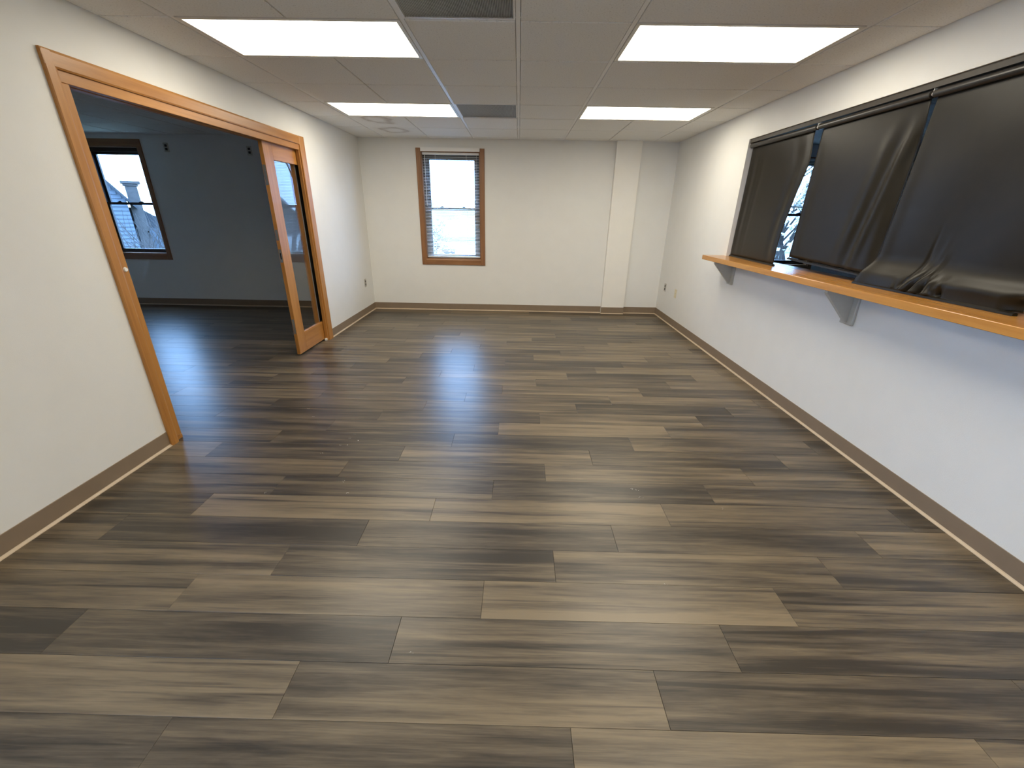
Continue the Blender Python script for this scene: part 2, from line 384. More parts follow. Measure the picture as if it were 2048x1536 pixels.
# next rooms' ceilings
for (xa, xb, ya0) in ((XFL, XL2, 2.74), (XR2, XFR, 2.74)):
    nx = int((xb-xa)/S) + 1
    for q in range(nx):
        x0 = xb - (q+1)*S if xa == XFL else xa + q*S
        x1 = x0 + S; x0 = max(x0, xa); x1 = min(x1, xb)
        if x1 - x0 < 0.03: continue
        boxes('grid_tee', [(x0-TW/2 if x0 > xa else x0, x0+TW/2, ya0, YB, H, H+0.03)], MT['tee'], ceil)
        for j in range(0, 7):
            yo = 0.0 if xa == XFL else 0.275
            y0, y1 = row_y(j) + yo, min(row_y(j+1) + yo, YB)
            if y1 - y0 < 0.03: continue
            if xa == XR2 and q in (0, 1) and j == 3: continue
            tile(x0+0.015, x1-0.015, y0+0.008, y1-0.008)

# ceiling lights
lab = {(-3,0): 'lit fluorescent ceiling panel above the wide doorway, beside the first air grille', (1,0): 'lit fluorescent ceiling panel above the black shades on the serving shelf side',
       (-3,3): 'lit fluorescent ceiling panel beside the shiny small air grille, doorway side', (1,3): 'lit fluorescent ceiling panel nearest the pillar on the window wall',
       (1,-3): 'added unseen lit ceiling panel over the front half of the serving shelf', (-3,-3): 'lit fluorescent ceiling panel between the doorway and the front wall',
       (-3,-6): 'added unseen lit ceiling panel by the front wall, doorway side', (1,-6): 'added unseen lit ceiling panel by the front wall, shelf side'}
def troffer(x0, x1, y0, y1, label, lens):
    t = thing('ceiling_light', label, 'ceiling light', ((x0+x1)/2, (y0+y1)/2, H), 'recessed ceiling light panels')
    hx, hy = (x1-x0)/2 - 0.002, (y1-y0)/2 - 0.002; f = 0.022
    boxes('frame', [(-hx, hx, -hy, -hy+f, -0.004, 0.012), (-hx, hx, hy-f, hy, -0.004, 0.012), (-hx, -hx+f, -hy+f, hy-f, -0.004, 0.012), (hx-f, hx, -hy+f, hy-f, -0.004, 0.012)], MT['lightframe'], t)
    boxes('lens', [(-hx+f, hx-f, -hy+f, hy-f, 0.0, 0.006)], MT[lens], t)
    boxes('housing', [(-hx+f, hx-f, -hy+f, hy-f, 0.0065, 0.028)], MT['lightframe'], t)
for c, j in light_cells: troffer(col_x(c[0])+0.012, col_x(c[1])-0.012, row_y(j)+0.008, row_y(j+1)-0.008, lab[(c[0], j)], 'lens_on')
troffer(XR2+0.012, XR2+2*S-0.012, row_y(3)+0.283, row_y(4)+0.267, 'unlit ceiling light panel in the dark room beyond the black shades', 'lens_off')
# return air grilles
for (ci, j), lb in zip(grille_cells, ('small shiny metal ceiling grille between two lit panels near the window wall', 'large dark ribbed ceiling grille beside the biggest lit panel')):
    x0, x1, y0, y1 = col_x(ci)+0.014, col_x(ci+1)-0.014, row_y(j)+0.01, row_y(j+1)-0.01
    t = thing('air_grille', lb, 'ceiling grille', ((x0+x1)/2, (y0+y1)/2, H), 'ceiling air grilles')
    hx, hy = (x1-x0)/2, (y1-y0)/2; f = 0.010
    boxes('frame', [(-hx, hx, -hy, -hy+f, -0.003, 0.012), (-hx, hx, hy-f, hy, -0.003, 0.012), (-hx, -hx+f, -hy+f, hy-f, -0.003, 0.012), (hx-f, hx, -hy+f, hy-f, -0.003, 0.012)], MT['tee'], t)
    bm = bmesh.new(); nr = 70
    for q in range(nr):
        xx = -hx + f + (q + 0.5)*(2*hx - 2*f)/nr; p = (2*hx-2*f)/nr
        a = [bm.verts.new((xx-p*0.40, s*(hy-f), 0.004)) for s in (-1, 1)]; b = [bm.verts.new((xx, s*(hy-f), 0.0002)) for s in (-1, 1)]; c = [bm.verts.new((xx+p*0.40, s*(hy-f), 0.004)) for s in (-1, 1)]
        bm.faces.new((a[0], a[1], b[1], b[0])); bm.faces.new((b[0], b[1], c[1], c[0])); bm.faces.new((c[0], c[1], a[1], a[0]))
    g = finish(bm, 'rib', MT['grille'], t); g['kind'] = 'stuff'
    boxes('back_panel', [(-hx+f, hx-f, -hy+f, hy-f, 0.006, 0.02)], MT['dark'], t)

# ---------------------------------------------------------------- windows
def window(n, casing, top_casing):
    x0, x1 = WIN[n]
    e_ = bpy.data.objects.new('window_%d' % n, None); C.objects.link(e_); struct(e_)
    cw = 0.064; pr = 0.016
    zb, zt = WZ0 - 0.083, 2.250
    cz, cx = MT[casing+'_z'], MT[casing+'_x']
    for s, xa in ((-1, x0-cw), (1, x1)):
        prism('casing', [(xa, YB), (xa, YB-pr+0.004), (xa+0.005, YB-pr), (xa+cw-0.005, YB-pr), (xa+cw, YB-pr+0.004), (xa+cw, YB)], 'z', zb, zt, cz, e_)
    prism('casing', [(YB, zb), (YB-pr+0.003, zb), (YB-pr-0.001, zb+0.004), (YB-pr-0.001, WZ0-0.012), (YB-pr+0.005, WZ0), (YB, WZ0)], 'x', x0, x1, cx, e_)
    if top_casing: boxes('casing', [(x0-cw, x1+cw, YB-pr-0.002, YB, WZ1, WZ1+0.085)], cx, e_, 0.003)
    # wooden liner of the reveal
    d1 = YB + 0.10
    boxes('liner', [(x0, x0+0.012, YB, d1, WZ0, WZ1), (x1-0.012, x1, YB, d1, WZ0, WZ1), (x0+0.012, x1-0.012, YB, d1, WZ0, WZ0+0.012), (x0+0.012, x1-0.012, YB, d1, WZ1-0.012, WZ1)], cz, e_)
    fr = 0.046
    a, b, c, d = x0+0.012, x1-0.012, WZ0+0.012, WZ1-0.012
    boxes('frame', [(a, a+fr, d1-0.02, d1+0.06, c, d), (b-fr, b, d1-0.02, d1+0.06, c, d), (a+fr, b-fr, d1-0.02, d1+0.06, c, c+0.018), (a+fr, b-fr, d1-0.02, d1+0.06, d-0.05, d)], MT['bronze'], e_)
    zm = 1.470; sr = 0.034
    a2, b2 = a+fr, b-fr
    for nm, z0, z1, yy in (('upper_sash', zm-0.012, d-0.05, d1+0.030), ('lower_sash', c+0.018, zm+0.022, d1-0.004)):
        o = boxes(nm, [(a2, a2+sr, yy, yy+0.026, z0, z1), (b2-sr, b2, yy, yy+0.026, z0, z1), (a2+sr, b2-sr, yy, yy+0.026, z0, z0+sr), (a2+sr, b2-sr, yy, yy+0.026, z1-sr, z1)], MT['bronze'], e_)
        boxes('pane', [(a2+sr-0.004, b2-sr+0.004, yy+0.011, yy+0.015, z0+sr-0.004, z1-sr+0.004)], MT['glass'], o)
        if nm == 'lower_sash':
            for q in (0.27, 0.72):
                xx = a2 + (b2-a2)*q
                boxes('sash_lock', [(xx-0.03, xx+0.03, yy+0.002, yy+0.022, z1, z1+0.010), (xx-0.008, xx+0.02, yy+0.004, yy+0.018, z1+0.010, z1+0.018)], MT['bronze'], o, 0.001)
    return e_
for n_ in (4, 5):                                      # unseen windows added in the left wall to throw daylight on the right wall
    e_ = window(n_, 'trim', True); e_.rotation_euler = (0, 0, math.pi/2); e_.location = (XL + YB, 0, 0)
window(1, 'trim', False); window(2, 'trim', True); window(3, 'trim', False)

def blind(n, zbot, label, tilt, bulk=0):
    x0, x1 = WIN[n]; xa, xb = x0+0.016, x1-0.016
    t = thing('window_blind', label, 'window blind', ((x0+x1)/2, YB+0.045, zbot), 'white slatted window blinds')
    def loc(o): o.location = (0,0,0); return o
    W = (xb-xa)/2; ztop = WZ1 - 0.015 - zbot
    boxes('head_rail', [(-W, W, -0.020, 0.020, ztop-0.028, ztop)], MT['slat'], t, 0.002)
    if n == 1: boxes('valance', [(-W-0.012, W+0.012, -0.068, -0.058, WZ1-0.006-zbot, 2.257-zbot), (-W-0.012, -W-0.004, -0.060, -0.046, WZ1-0.006-zbot, 2.257-zbot), (W+0.004, W+0.012, -0.060, -0.046, WZ1-0.006-zbot, 2.257-zbot)], MT['white_plastic'], t)
    bm = bmesh.new(); hw = 0.0125; pts = [(-hw, -0.0006), (-hw*0.4, 0.0011), (hw*0.4, 0.0011), (hw, -0.0006)]
    A = [bm.verts.new((-W, y, z)) for y, z in pts] ; B = [bm.verts.new((W, y, z)) for y, z in pts]
    A2 = [bm.verts.new((-W, y, z-0.0004)) for y, z in pts]; B2 = [bm.verts.new((W, y, z-0.0004)) for y, z in pts]
    for i in range(3): bm.faces.new((A[i], A[i+1], B[i+1], B[i])); bm.faces.new((A2[i], B2[i], B2[i+1], A2[i+1]))
    bm.faces.new((A[0], B[0], B2[0], A2[0])); bm.faces.new((A[3], A2[3], B2[3], B[3]))
    bmesh.ops.recalc_face_normals(bm, faces=bm.faces)
    sm = bpy.data.meshes.new('slat'); bm.to_mesh(sm); bm.free(); sm.materials.append(MT['slat'])
    pitch = 0.0198; z = 0.022 + bulk*0.0032; top = ztop - 0.036
    for q in range(bulk):
        o = new_obj('slat', sm, None, t); o.location = (0, 0, 0.018 + q*0.0032)
    while z < top:
        o = new_obj('slat', sm, None, t); o.location = (0, 0, z); o.rotation_euler = (tilt, 0, 0); z += pitch
    boxes('bottom_rail', [(-W, W, -0.011, 0.011, 0.0, 0.015)], MT['slat'], t, 0.002)
    for q in (-0.55, 0.55):
        bm = bmesh.new()
        for yy in (-0.0135, 0.0135): tube_bm(bm, (W*q, yy, 0.012), (W*q, yy, ztop-0.028), 0.0008, n=6)
        finish(bm, 'ladder_cord', MT['white_plastic'], t)
    tube('tilt_wand', (-W+0.035, -0.026, ztop-0.03), (-W+0.035, -0.026, ztop-0.68 if n == 1 else ztop-0.4), 0.0035, MT['white_plastic'], t, 8)
    bm = bmesh.new(); tube_bm(bm, (W-0.035, -0.026, ztop-0.03), (W-0.035, -0.026, ztop-0.62), 0.0012, n=6); tube_bm(bm, (W-0.035, -0.026, ztop-0.64), (W-0.035, -0.026, ztop-0.60), 0.005, 0.003, 8)
    finish(bm, 'pull_cord', MT['white_plastic'], t)
blind(1, 0.796, 'white slatted blind lowered over the window in the plain end wall', 0.30)
blind(3, 1.575, 'white slatted blind half raised in the window beyond the black shades', 0.30, 8)

# ---------------------------------------------------------------- doorway trim
door = bpy.data.objects.new('door_1', None); C.objects.link(door); struct(door)
X0 = XL
prism('casing', [(X0, 2.335), (X0+0.013, 2.335), (X0+0.017, 2.340), (X0+0.017, 2.380), (X0+0.012, 2.393), (X0+0.006, 2.397), (X0, 2.397)], 'z', 0.0, 2.115, MT['wood_z'], door)
prism('casing', [(X0, 4.787), (X0+0.012, 4.787), (X0+0.016, 4.794), (X0+0.016, 4.886), (X0+0.011, 4.897), (X0, 4.897)], 'z', 0.0, 2.123, MT['wood_z'], door)
prism('casing', [(X0, 2.046), (X0+0.012, 2.046), (X0+0.0165, 2.054), (X0+0.0165, 2.110), (X0+0.013, 2.121), (X0, 2.121)], 'y', 2.336, 4.787, MT['wood_y'], door)
boxes('fascia', [(X0-0.032, X0+0.004, 2.397, 4.787, 1.994, 2.046)], MT['wood_y'], door, 0.002)
boxes('head_jamb', [(XL2, SL0, 2.44, 4.787, 2.0, 2.046)], MT['wood_y'], door, 0.002)
boxes('track', [(SL0+0.004, SL1-0.004, 2.44, 5.6, 2.032, 2.040)], MT['dark'], door)
jb = boxes('jamb', [(XL2, X0+0.003, 2.397, 2.441, 0.034, 1.994)], MT['wood_z'], door, 0.003)
tube('bumper', (X0+0.002, 2.418, 1.107), (X0+0.010, 2.418, 1.107), 0.014, MT['white_plastic'], jb, 16, 0.010)
boxes('jamb_foot', [(XL2, X0-0.004, 2.400, 2.452, 0.0, 0.030)], MT['wood_y'], door, 0.003)
boxes('jamb', [(SL1, X0, 4.772, 4.787, 0.0, 2.0)], MT['wood_z'], door, 0.002)
boxes('jamb', [(XL2, SL0, 4.772, 4.787, 0.0, 2.0)], MT['wood_z'], door, 0.002)
for nm, bb in (('casing', (XL2-0.016, XL2, 4.787, 4.897, 0, 2.12)), ('casing', (XL2-0.016, XL2, 2.335, 2.397, 0, 2.12)), ('casing', (XL2-0.016, XL2, 2.397, 4.787, 2.046, 2.12))):
    boxes(nm, [bb], MT['wood_z'], door, 0.002)
boxes('pocket_shade_liner', [(SL0, SL0+0.002, 4.80, 5.62, 0, 2.03), (SL1-0.002, SL1, 4.80, 5.62, 0, 2.03), (SL0+0.002, SL1-0.002, 5.60, 5.62, 0, 2.03)], MT['dark'], door)  # dark lining added to give the pocket slot its deep shade
boxes('floor_guide', [(X0-0.030, X0-0.004, 4.744, 4.770, 0.0, 0.026)], MT['white_plastic'], door, 0.004)

# pocket door leaf
LX0, LX1, LY0, LY1, LZ0, LZ1 = -2.315, -2.280, 4.178, 5.41, 0.018, 2.026
leaf = thing('pocket_door', 'honey maple pocket door with a tall glass pane, half slid into its wall', 'door', (-2.2975, 4.178, 0.018))
def lf(o): return under(o, leaf)
GZ0, GZ1, GY0, GY1 = 0.224, 1.858, 4.332, 5.26
lf(boxes('stile', [(LX0, LX1, LY0, GY0, LZ0, LZ1)], MT['wood_z'], None, 0.0015))
lf(boxes('stile', [(LX0, LX1, GY1, LY1, LZ0, LZ1)], MT['wood_z'], None, 0.0015))
lf(boxes('bottom_rail', [(LX0, LX1, GY0, GY1, LZ0, GZ0)], MT['wood_y'], None, 0.0015))
lf(boxes('top_rail', [(LX0, LX1, GY0, GY1, GZ1, LZ1)], MT['wood_y'], None, 0.0015))
lf(boxes('glass_pane', [(-2.300, -2.295, GY0, GY1, GZ0, GZ1)], MT['glass']))
ye = LY0 - 0.0012
xc = (LX0+LX1)/2
for z0, z1 in ((1.640, 1.805), (0.240, 0.392)):
    pl = boxes('bolt_plate', [(xc-0.012, xc+0.012, ye, LY0+0.001, z0, z1)], MT['steel']); lf(pl)
    for q in (0.30, 0.72):
        k_ = tube('bolt_knob', (xc, ye-0.004, z0+(z1-z0)*q), (xc, ye+0.001, z0+(z1-z0)*q), 0.007, MT['steel'], None, 12)
        k_.parent = pl; k_.matrix_parent_inverse = Matrix.Identity(4)
pl = boxes('strike_plate', [(xc-0.013, xc+0.013, ye, LY0+0.001, 0.956, 0.985), (xc-0.013, xc+0.013, ye, LY0+0.001, 1.045, 1.077), (xc-0.013, xc-0.006, ye, LY0+0.001, 0.985, 1.045), (xc+0.006, xc+0.013, ye, LY0+0.001, 0.985, 1.045)], MT['steel']); lf(pl)
lf(boxes('strike_recess', [(xc-0.006, xc+0.006, ye+0.0008, LY0+0.001, 0.985, 1.045)], MT['black_plastic']))
pl = boxes('lock_plate', [(xc-0.011, xc+0.011, ye, LY0+0.001, 1.160, 1.255)], MT['steel']); lf(pl)

# ---------------------------------------------------------------- serving shelf with brackets
ZS0, ZS1 = 1.018, 1.061
shelf = prism('serving_shelf', [(1.955, 0.70), (1.955, 4.650), (XR, 4.650), (XR, OY1), (XR2+0.03, OY1), (XR2+0.03, OY0), (XR, OY0), (XR, 0.70)], 'z', ZS0, ZS1, MT['shelf_wood'], None, 0.002)
tag(shelf, 'long honey maple serving shelf under the black roller shades', 'shelf')
for yc, lb in ((4.375, 'grey triangular shelf bracket under the free end of the serving shelf'), (2.725, 'grey triangular shelf bracket under the crinkled shade'), (1.075, 'grey triangular shelf bracket near the front wall end of the shelf')):
    t = thing('shelf_bracket', lb, 'bracket', (XR, yc, 0.80), 'shelf brackets')
    under(prism('web', [(1.975, ZS0), (XR-0.018, ZS0), (XR-0.018, 0.815), (XR-0.030, 0.815), (1.975, 1.000)], 'y', yc-0.012, yc+0.018, MT['bracket'], None, 0.001), t)
    under(boxes('wall_plate', [(XR-0.018, XR, yc-0.052, yc+0.055, 0.800, ZS0)], MT['bracket'], None, 0.004), t)

# ---------------------------------------------------------------- roller shades
struct(boxes('trim_1', [(XR+0.012, XR+0.085, OY0, OY1, 2.090, OZ1)], MT['black_board']))
def lerp(a, b, t): return a + (b-a)*t
def sm(a, b, x):
    t = min(1, max(0, (x-a)/(b-a))); return t*t*(3-2*t)
RZ, RX, RR = 2.064, 2.200, 0.020
def shade(label, y_top, fn, nu, nv, hem, caps, hem_r=0.010, rx=RX):
    """y_top=(far, near); fn(u,v)->(x,y,z); u from far edge to near edge, v from roller to hem"""
    t = thing('roller_shade', label, 'roller shade', (rx, (y_top[0]+y_top[1])/2, ZS1), 'black roller shades over the serving opening')
    bm = bmesh.new(); g = [[bm.verts.new(fn(i/nu, j/nv)) for i in range(nu+1)] for j in range(nv+1)]
    for j in range(nv):
        for i in range(nu): bm.faces.new((g[j][i], g[j][i+1], g[j+1][i+1], g[j+1][i]))
    o = finish(bm, 'fabric', MT['fabric'], None, smooth=True); m = o.modifiers.new('thickness', 'SOLIDIFY'); m.thickness = 0.0007; m.offset = 0
    under(o, t)
    under(tube('roller_tube', (rx, y_top[0], RZ), (rx, y_top[1], RZ), RR, MT['tube'], None, 20), t)
    bm = bmesh.new(); n = len(hem)
    for p, q in zip(hem[:-1], hem[1:]):
        p = Vector(p); q = Vector(q); d = (q-p).normalized(); s = Vector((d.y, -d.x, 0))
        vs = []
        for P in (p, q): vs.append([bm.verts.new(P + s*a + Vector((0,0,b))) for a, b in ((-hem_r*1.3,0),(-hem_r*1.1,hem_r),(0,hem_r*1.5),(hem_r*1.1,hem_r),(hem_r*1.3,0))])
        for i in range(5): bm.faces.new((vs[0][i], vs[1][i], vs[1][(i+1)%5], vs[0][(i+1)%5]))
        bm.faces.new(vs[0]); bm.faces.new(vs[1][::-1])
    under(finish(bm, 'hem_bar', MT['fabric'], None), t)
    for y, s in caps:
        b = boxes('end_bracket', [(rx-0.008, rx+0.012, y-0.002, y+0.002, RZ-0.008, 2.090)], MT['white_plastic'], None, 0.001); under(b, t)
        c_ = tube('pin', (rx, y-0.005, RZ), (rx, y+0.005, RZ), 0.010, MT['white_plastic'], None, 12); c_.parent = b
    return t
XF = RX + 0.8*RR                                   # fabric leaves the room side of the roller
def fold(u, c, wdt, amp): return amp*math.exp(-((u-c)/wdt)**2)
# far shade: hem rests on the shelf
def f1(u, v):
    z = lerp(RZ, ZS1+0.010, v)
    ynear = lerp(3.665, 3.668, v) - 0.034*math.exp(-((v-0.24)/0.14)**2) + 0.020*math.exp(-((v-0.75)/0.20)**2)
    y = lerp(4.566, ynear, u)
    xb = lerp(2.206, 2.150, u)
    x = lerp(XF, xb, sm(0.1, 1.0, v))
    r = math.sin(math.pi*v)**0.7
    x += r*(fold(u, 0.93, .05, -.012) + fold(u, 0.80+0.05*v, .05, .008) + fold(u, 0.08, .03, .006) + fold(u, 0.16, .025, -.004) + fold(u, 0.26, .03, .003))
    return (x, y, z)
shade('black roller shade at the free shelf end, its hem resting on the shelf', (4.560, 3.618), f1, 60, 40, [(2.206, 4.566, ZS1+0.001), (2.150, 3.668, ZS1+0.001)], [(3.611, 1)])
# middle shade: hem hangs clear of the shelf
def f2(u, v):
    z = lerp(RZ, lerp(1.146, 1.118, u), v)
    y = lerp(lerp(3.572, 3.566, v), lerp(2.710, 2.712, sm(.1, .9, v)) - .014*math.exp(-((v-.12)/.1)**2), u)
    x = lerp(XF, 2.198, v)
    c = lerp(0.995, 0.80, v)
    r = sm(0.04, 0.3, v)*(1-0.6*sm(.75, 1, v))
    x += r*(fold(u, c-0.02, .035, -.010) + fold(u, c-0.10, .045, .009) + fold(u, c-0.19, .05, -.006) + fold(u, 1.0, .05, .024) + fold(u, 0.05, .05, .004))
    return (x, y, z)
shade('black roller shade hanging clear of the shelf between the other shades', (3.588, 2.690), f2, 64, 40, [(2.198, 3.568, 1.128), (2.198, 2.708, 1.100)], [(3.596, 1), (2.682, 1)])
# near shade: pulled out over the shelf, crinkled above its hem
rc = random.Random(5)
spikes = [(rc.uniform(0.30, 0.62), rc.uniform(0.010, 0.022), rc.uniform(0.05, 0.15), rc.choice((-1, 1))*rc.uniform(0.008, 0.018), rc.uniform(-.6, .6)) for _ in range(18)]
spikes += [(0.385, 0.020, 0.24, -0.026, 0.10), (0.425, 0.016, 0.20, 0.022, 0.12), (0.46, 0.022, 0.27, -0.030, 0.05), (0.50, 0.018, 0.20, 0.026, -0.15), (0.545, 0.022, 0.16, -0.022, -0.3), (0.59, 0.02, 0.12, 0.016, -0.4), (0.355, .010, .42, .012, 0.06), (0.40, .016, .36, -.010, 0.2)]
def f3(u, v):
    s = v*1.02                                          # arc length-like parameter
    zf = lerp(RZ, ZS1+0.008, v)
    flare = sm(0.80, 1.0, v)
    x = lerp(XF, 2.200, min(1, v/0.8)) - lerp(0.060, 0.042, u)*flare**1.3
    y = lerp(lerp(2.668, 2.680, v) + 0.058*flare, lerp(1.812, 1.822, v), u)
    z = zf
    h = 1 - v
    for c, wd, hh, am, sk in spikes:
        k = max(0, 1 - h/hh)
        if k > 0: 
            kk = k*k*min(1, h/0.012)
            x += am*1.25*kk*max(0, 1-abs((u-c-sk*h)/(1.6*wd)))
    x += 0.003*math.sin(9*u + 5*v)*sm(.05, .4, v)*(1-flare) - fold(u, 0.02, .05, .006)*sm(.1, .5, v)
    x -= 0.018*math.exp(-((h-0.075)/0.035)**2)*(0.35+0.65*sm(.3, .8, u))   # roll of slack just above the hem
    # turned-up corner at the near end
    cu = sm(0.90, 1.0, u)*sm(0.90, 0.985, v)
    z += 0.010*cu; x += 0.035*cu*(1-flare*0.2)
    return (x, y, z)
shade('black roller shade pulled over the shelf, fabric crinkled above its hem', (2.670, 1.800), f3, 170, 150, [(2.140, 2.742, ZS1+0.001), (2.158, 1.822, ZS1+0.001)], [])
def f4(u, v):
    return (lerp(XF, 2.22, v) + 0.004*math.sin(14*u), lerp(1.780, 0.880, u), lerp(RZ, ZS1+0.012, v))
shade('black roller shade past the crinkled one, toward the front wall', (1.785, 0.880), f4, 24, 12, [(2.22, 1.775, ZS1+0.001), (2.22, 0.885, ZS1+0.001)], [])

# ---------------------------------------------------------------- outlets
def outlet(name, label, cat, pos, axis, sgn, mat, kind):
    t = thing(name, label, cat, pos, 'wall plates')
    def bx(nm, a0, a1, z0, z1, d0, d1, m, par=t, bev=0):
        if axis == 'x': return boxes(nm, [(min(sgn*d0, sgn*d1), max(sgn*d0, sgn*d1), a0, a1, z0, z1)], MT[m], par, bev)
        return boxes(nm, [(a0, a1, min(sgn*d0, sgn*d1), max(sgn*d0, sgn*d1), z0, z1)], MT[m], par, bev)
    bx('cover_plate', -0.035, 0.035, -0.057, 0.057, 0, 0.005, mat, bev=0.0015)
    if kind == 'duplex':
        for z in (-0.022, 0.022):
            s = bx('socket', -0.017, 0.017, z-0.015, z+0.015, 0.004, 0.0065, 'black_plastic', bev=0.001)
        bx('screw', -0.003, 0.003, -0.003, 0.003, 0.004, 0.0062, 'steel')
    elif kind == 'blank':
        for z in (-0.042, 0.042): bx('screw', -0.003, 0.003, z-0.003, z+0.003, 0.004, 0.0062, 'steel')
        bx('jack', -0.008, 0.008, -0.008, 0.008, 0.004, 0.0062, 'steel')
    return t
outlet('wall_outlet', 'steel outlet plate low on the wall between doorway and window wall', 'outlet', (XL, 6.222, 0.450), 'x', 1, 'steel', 'duplex')
outlet('wall_outlet', 'steel outlet plate with black sockets in the corner below the shelf side', 'outlet', (XR, 6.262, 0.460), 'x', -1, 'steel', 'duplex')
outlet('wall_plate', 'ivory jack plate low on the wall between shelf and corner outlet', 'wall plate', (XR, 5.818, 0.447), 'x', -1, 'ivory', 'blank')
outlet('wall_outlet', 'black outlet high on the dark wall beside the bare window', 'outlet', (-4.93, YB, 2.205), 'y', -1, 'bracket', 'duplex')
outlet('wall_outlet', 'black outlet high on the dark wall near the pocket door', 'outlet', (-3.77, YB, 2.180), 'y', -1, 'bracket', 'duplex')

# ---------------------------------------------------------------- outdoors
MT['grass'] = simple('dry_lawn', (0.12,0.12,0.08), 0.9, noise=0.3, nscale=0.6)
MT['siding'] = simple('blue_grey_siding', (0.058,0.074,0.094), 0.7, noise=0.08, nscale=2)
MT['roof'] = simple('grey_shingle', (0.024,0.027,0.032), 0.85, noise=0.2, nscale=6)
MT['pale'] = simple('pale_siding', (0.72,0.71,0.68), 0.7, noise=0.05, nscale=2)
MT['pale_roof'] = simple('weathered_pale_shingle', (0.34,0.33,0.32), 0.85, noise=0.15, nscale=5)
MT['chimney'] = simple('chimney_masonry', (0.055,0.050,0.047), 0.85, noise=0.25, nscale=7)
MT['bark'] = simple('grey_bark', (0.045,0.04,0.038), 0.9, noise=0.3, nscale=9)
MT['leaf'] = simple('frosted_foliage', (0.46,0.47,0.42), 0.8, noise=0.4, nscale=4)
GZ = -3.4
lawn = boxes('lawn', [(-60, 60, -40, 90, GZ-0.2, GZ)], MT['grass']); struct(lawn)
struct(boxes('wall_lower', [(XFL-0.15, XL2-0.02, YN-0.15, YB+WT, GZ, -0.12), (XL2-0.02, XFR+0.15, YF-0.15, YB+WT, GZ, -0.12)], MT['pale']))
def house(name, label, x0, x1, y0, y1, z1, ridge, mat, ridge_axis='y', chim=None):
    t = thing(name, label, 'house', ((x0+x1)/2, y0, GZ))
    P = lambda o: under(o, t)
    bm = bmesh.new(); bm_box(bm, x0, x1, y0, y1, GZ, z1)
    xm = (x0+x1)/2; ym = (y0+y1)/2; ov = 0.35
    if ridge_axis == 'y':
        P(prism('wall', [(x0, GZ), (x1, GZ), (x1, z1), (xm, ridge), (x0, z1)], 'y', y0, y1, mat)); bm.free()
        sl = (ridge-z1)/(xm-x0)
        for s, xa in ((-1, x0), (1, x1)):
            xo = xa + s*ov; zo = z1 - sl*ov
            P(prism('roof', [(xm, ridge), (xm, ridge+0.16), (xo, zo+0.16), (xo, zo)], 'y', y0-ov, y1+ov, MT['roof']))
        # lapped boards
        bm = bmesh.new(); z = GZ
        while z < ridge - 0.15:
            zt = min(z+0.20, ridge-0.02); e0 = x0 if zt < z1 else x0 + (zt-z1)/sl; e1 = x1 - (e0-x0)
            if e1 - e0 > 0.1:
                v = [bm.verts.new(p) for p in ((e0, y0-0.055, z), (e1, y0-0.055, z), (e1, y0-0.004, zt), (e0, y0-0.004, zt), (e0, y0, z), (e1, y0, z))]
                bm.faces.new((v[0], v[1], v[2], v[3])); bm.faces.new((v[0], v[4], v[5], v[1]))
            z += 0.20
        o = finish(bm, 'siding', mat, None); o['kind'] = 'stuff'; P(o)
    else:
        P(finish(bm, 'wall', mat, None))
        P(prism('roof', [(y0-ov, z1-0.1), (ym, ridge), (y1+ov, z1-0.1), (y1+ov, z1+0.08), (ym, ridge+0.18), (y0-ov, z1+0.08)], 'x', x0-ov, x1+ov, MT['pale_roof']))
    for (wx, wz, ww, wh) in ((0.3, 0.35, 0.9, 1.3), (0.7, 0.35, 0.9, 1.3)):
        xx = lerp(x0, x1, wx); zz = lerp(GZ, z1, wz)
        f = P(boxes('window', [(xx-ww/2-0.08, xx+ww/2+0.08, y0-0.07, y0, zz-0.08, zz+wh+0.08)], MT['pale']))
        P(boxes('window_pane', [(xx-ww/2, xx+ww/2, y0-0.085, y0-0.07, zz, zz+wh)], MT['roof']))
    return t
def tree(name, label, base, h, seed, mat, r0=0.16, levels=5, spread=0.55, up=0.25, leaf=None, first=0.28):
    rr_ = random.Random(seed); t = thing(name, label, 'tree', base)
    bm = bmesh.new(); lf_ = bmesh.new()
    def grow(p, d, ln, r, lv):
        q = p + d*ln; tube_bm(bm, p, q, r, r*0.68, max(4, 8-lv), False)
        if leaf and lv >= 2:
            for _ in range(leaf):
                c = p.lerp(q, rr_.random()) + Vector((rr_.gauss(0,.16), rr_.gauss(0,.16), rr_.gauss(0,.16))); a = Vector((rr_.gauss(0,1), rr_.gauss(0,1), rr_.gauss(0,1))).normalized(); b = a.orthogonal().normalized(); s = rr_.uniform(.05,.11)
                lf_.faces.new([lf_.verts.new(c + v*s) for v in (a, b*0.6, -a, -b*0.6)])
        if lv >= levels: return
        for _ in range(3 if lv else 4):
            a = Vector((rr_.gauss(0,1), rr_.gauss(0,1), rr_.gauss(0,.6))).normalized()
            nd = (d + a*spread*(1.2 if lv else 1) + Vector((0,0,up))).normalized()
            grow(p.lerp(q, rr_.uniform(0.6, 1.0)), nd, ln*rr_.uniform(0.62, 0.82), r*0.58, lv+1)
    grow(Vector((0,0,-0.05)), Vector((rr_.gauss(0,.04), rr_.gauss(0,.04), 1)).normalized(), h*first, r0, 0)
    finish(bm, 'branches', mat, t, smooth=True)
    if leaf:
        o = finish(lf_, 'foliage', MT['leaf'], t); o['kind'] = 'stuff'
    else: lf_.free()
    return t
hs = house('house', 'blue grey sided gable house with a square chimney beyond the bare window', -5.0, 0.0, 0.0, 8.0, 1.76, 5.10, MT['siding'])
ch = under(boxes('chimney', [(0.10, 0.62, 0.9, 1.5, GZ, 2.45)], MT['chimney']), hs)
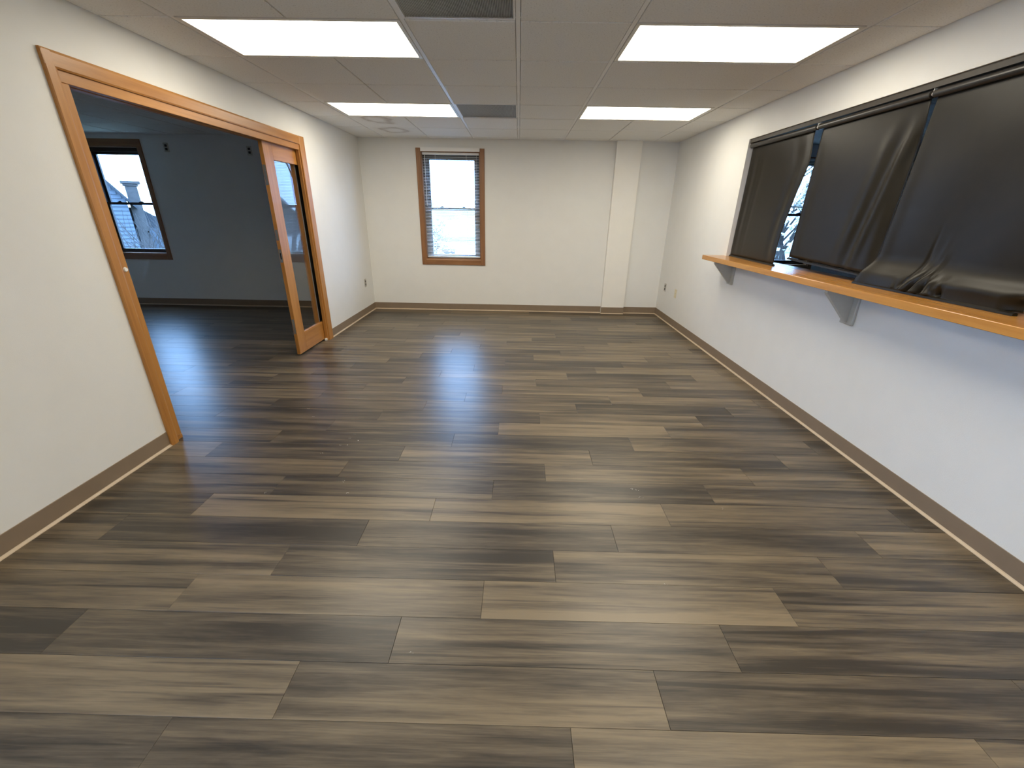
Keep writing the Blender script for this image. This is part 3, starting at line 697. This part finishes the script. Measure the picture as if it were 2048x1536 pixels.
cp = boxes('chimney_cap', [(0.03, 0.69, 0.83, 1.57, 2.45, 2.56), (-0.04, 0.80, 0.76, 1.64, 2.56, 2.70)], MT['chimney'], ch, 0.02)
under(boxes('wing_wall', [(-1.0, 5.0, 1.6, 6.0, GZ, 0.45)], MT['siding']), hs)
under(prism('wing_roof', [(-1.0, 1.36), (0.45, 1.36), (1.1, 0.88), (5.2, 0.30), (5.2, 0.16), (-1.0, 0.36)], 'y', 1.55, 6.2, MT['roof']), hs)
ang = math.radians(41.2); lx, ly = hs.location.x, hs.location.y
hs.location = (-20.95 + math.cos(ang)*lx - math.sin(ang)*ly, 24.0 + math.sin(ang)*lx + math.cos(ang)*ly, GZ); hs.rotation_euler = (0, 0, ang)
tree('bare_tree', 'small leafless tree in front of the blue grey house', (-9.35, 11.2, GZ), 6.0, 4, MT['bark'], 0.08, 5, 0.5, 0.2)
tree('bare_tree', 'tall leafless tree beyond the pillar end of the building', (2.3, 12.5, GZ), 13, 9, MT['bark'], 0.13, 4, 0.45, 0.3)
tree('leafy_tree', 'pale bushy tree beyond the window behind the black shades', (8.6, 13.5, GZ), 9.5, 21, MT['bark'], 0.16, 5, 0.6, 0.2, leaf=4)
house('house', 'pale house across the lawn from the blind-covered window', -7.5, 1.5, 30, 38, -0.2, 2.0, MT['pale'], 'x')
house('house', 'pale house beyond the bushy tree', 12, 21, 27, 35, -0.4, 2.0, MT['pale'], 'x')
tree('leafy_tree', 'pale bushy tree beside the pale house across the lawn', (-4.6, 22, GZ), 6.5, 33, MT['bark'], 0.14, 5, 0.6, 0.2, leaf=3)
lfm = boxes('dry_leaf', [(-0.012, 0.012, 0, 0.001, -0.005, 0.005), (-0.005, 0.006, -0.001, 0.0, -0.012, 0.012)], MT['black_plastic'])
lfm.location = (-5.62, YB+0.1065, 1.085); lfm.rotation_euler = (0, 0.6, 0)
tag(lfm, 'tiny black leaf stuck on the lower pane of the bare window', 'leaf')
def on_floor(u, v):
    d = CR*(u-1024)/835.4 - CU*(v-768)/835.4 + CF; return CO - d*(CO.z/d.z)
fb = bmesh.new(); rf = random.Random(3)
for (u, v, sz) in ((1262,978,7),(1274,980,5),(1281,994,4),(681,891,6),(695,890,6),(529,986,5),(688,962,5),(693,986,7),(710,868,6),(717,881,7),(617,817,6),(627,832,8),(644,905,6),(700,876,5),(1330,1168,3),(821,1303,4),(1445,1017,3)):
    p = on_floor(u, v)
    for _ in range(3):
        c = Vector((p.x + rf.gauss(0, .006), p.y + rf.gauss(0, .004), 0)); k = sz*0.0007*rf.uniform(.3, .7); n = rf.choice((4, 5)); a0 = rf.random()*6
        a = [Vector((math.cos(a0+6.283*i/n)*k*rf.uniform(.6, 1.3), math.sin(a0+6.283*i/n)*k*0.5, 0)) for i in range(n)]
        lo = [fb.verts.new(c+q) for q in a]; hi = [fb.verts.new(c+q*0.9+Vector((0, 0, .0006))) for q in a]
        fb.faces.new(hi); fb.faces.new(lo[::-1])
        for i in range(n): fb.faces.new((lo[i], lo[(i+1) % n], hi[(i+1) % n], hi[i]))
fo = finish(fb, 'paint_flecks', MT['white_plastic']); fo['kind'] = 'stuff'; tag(fo, 'scattered tiny white paint flecks on the dark floor planks', 'debris')
print('planks', n_single)
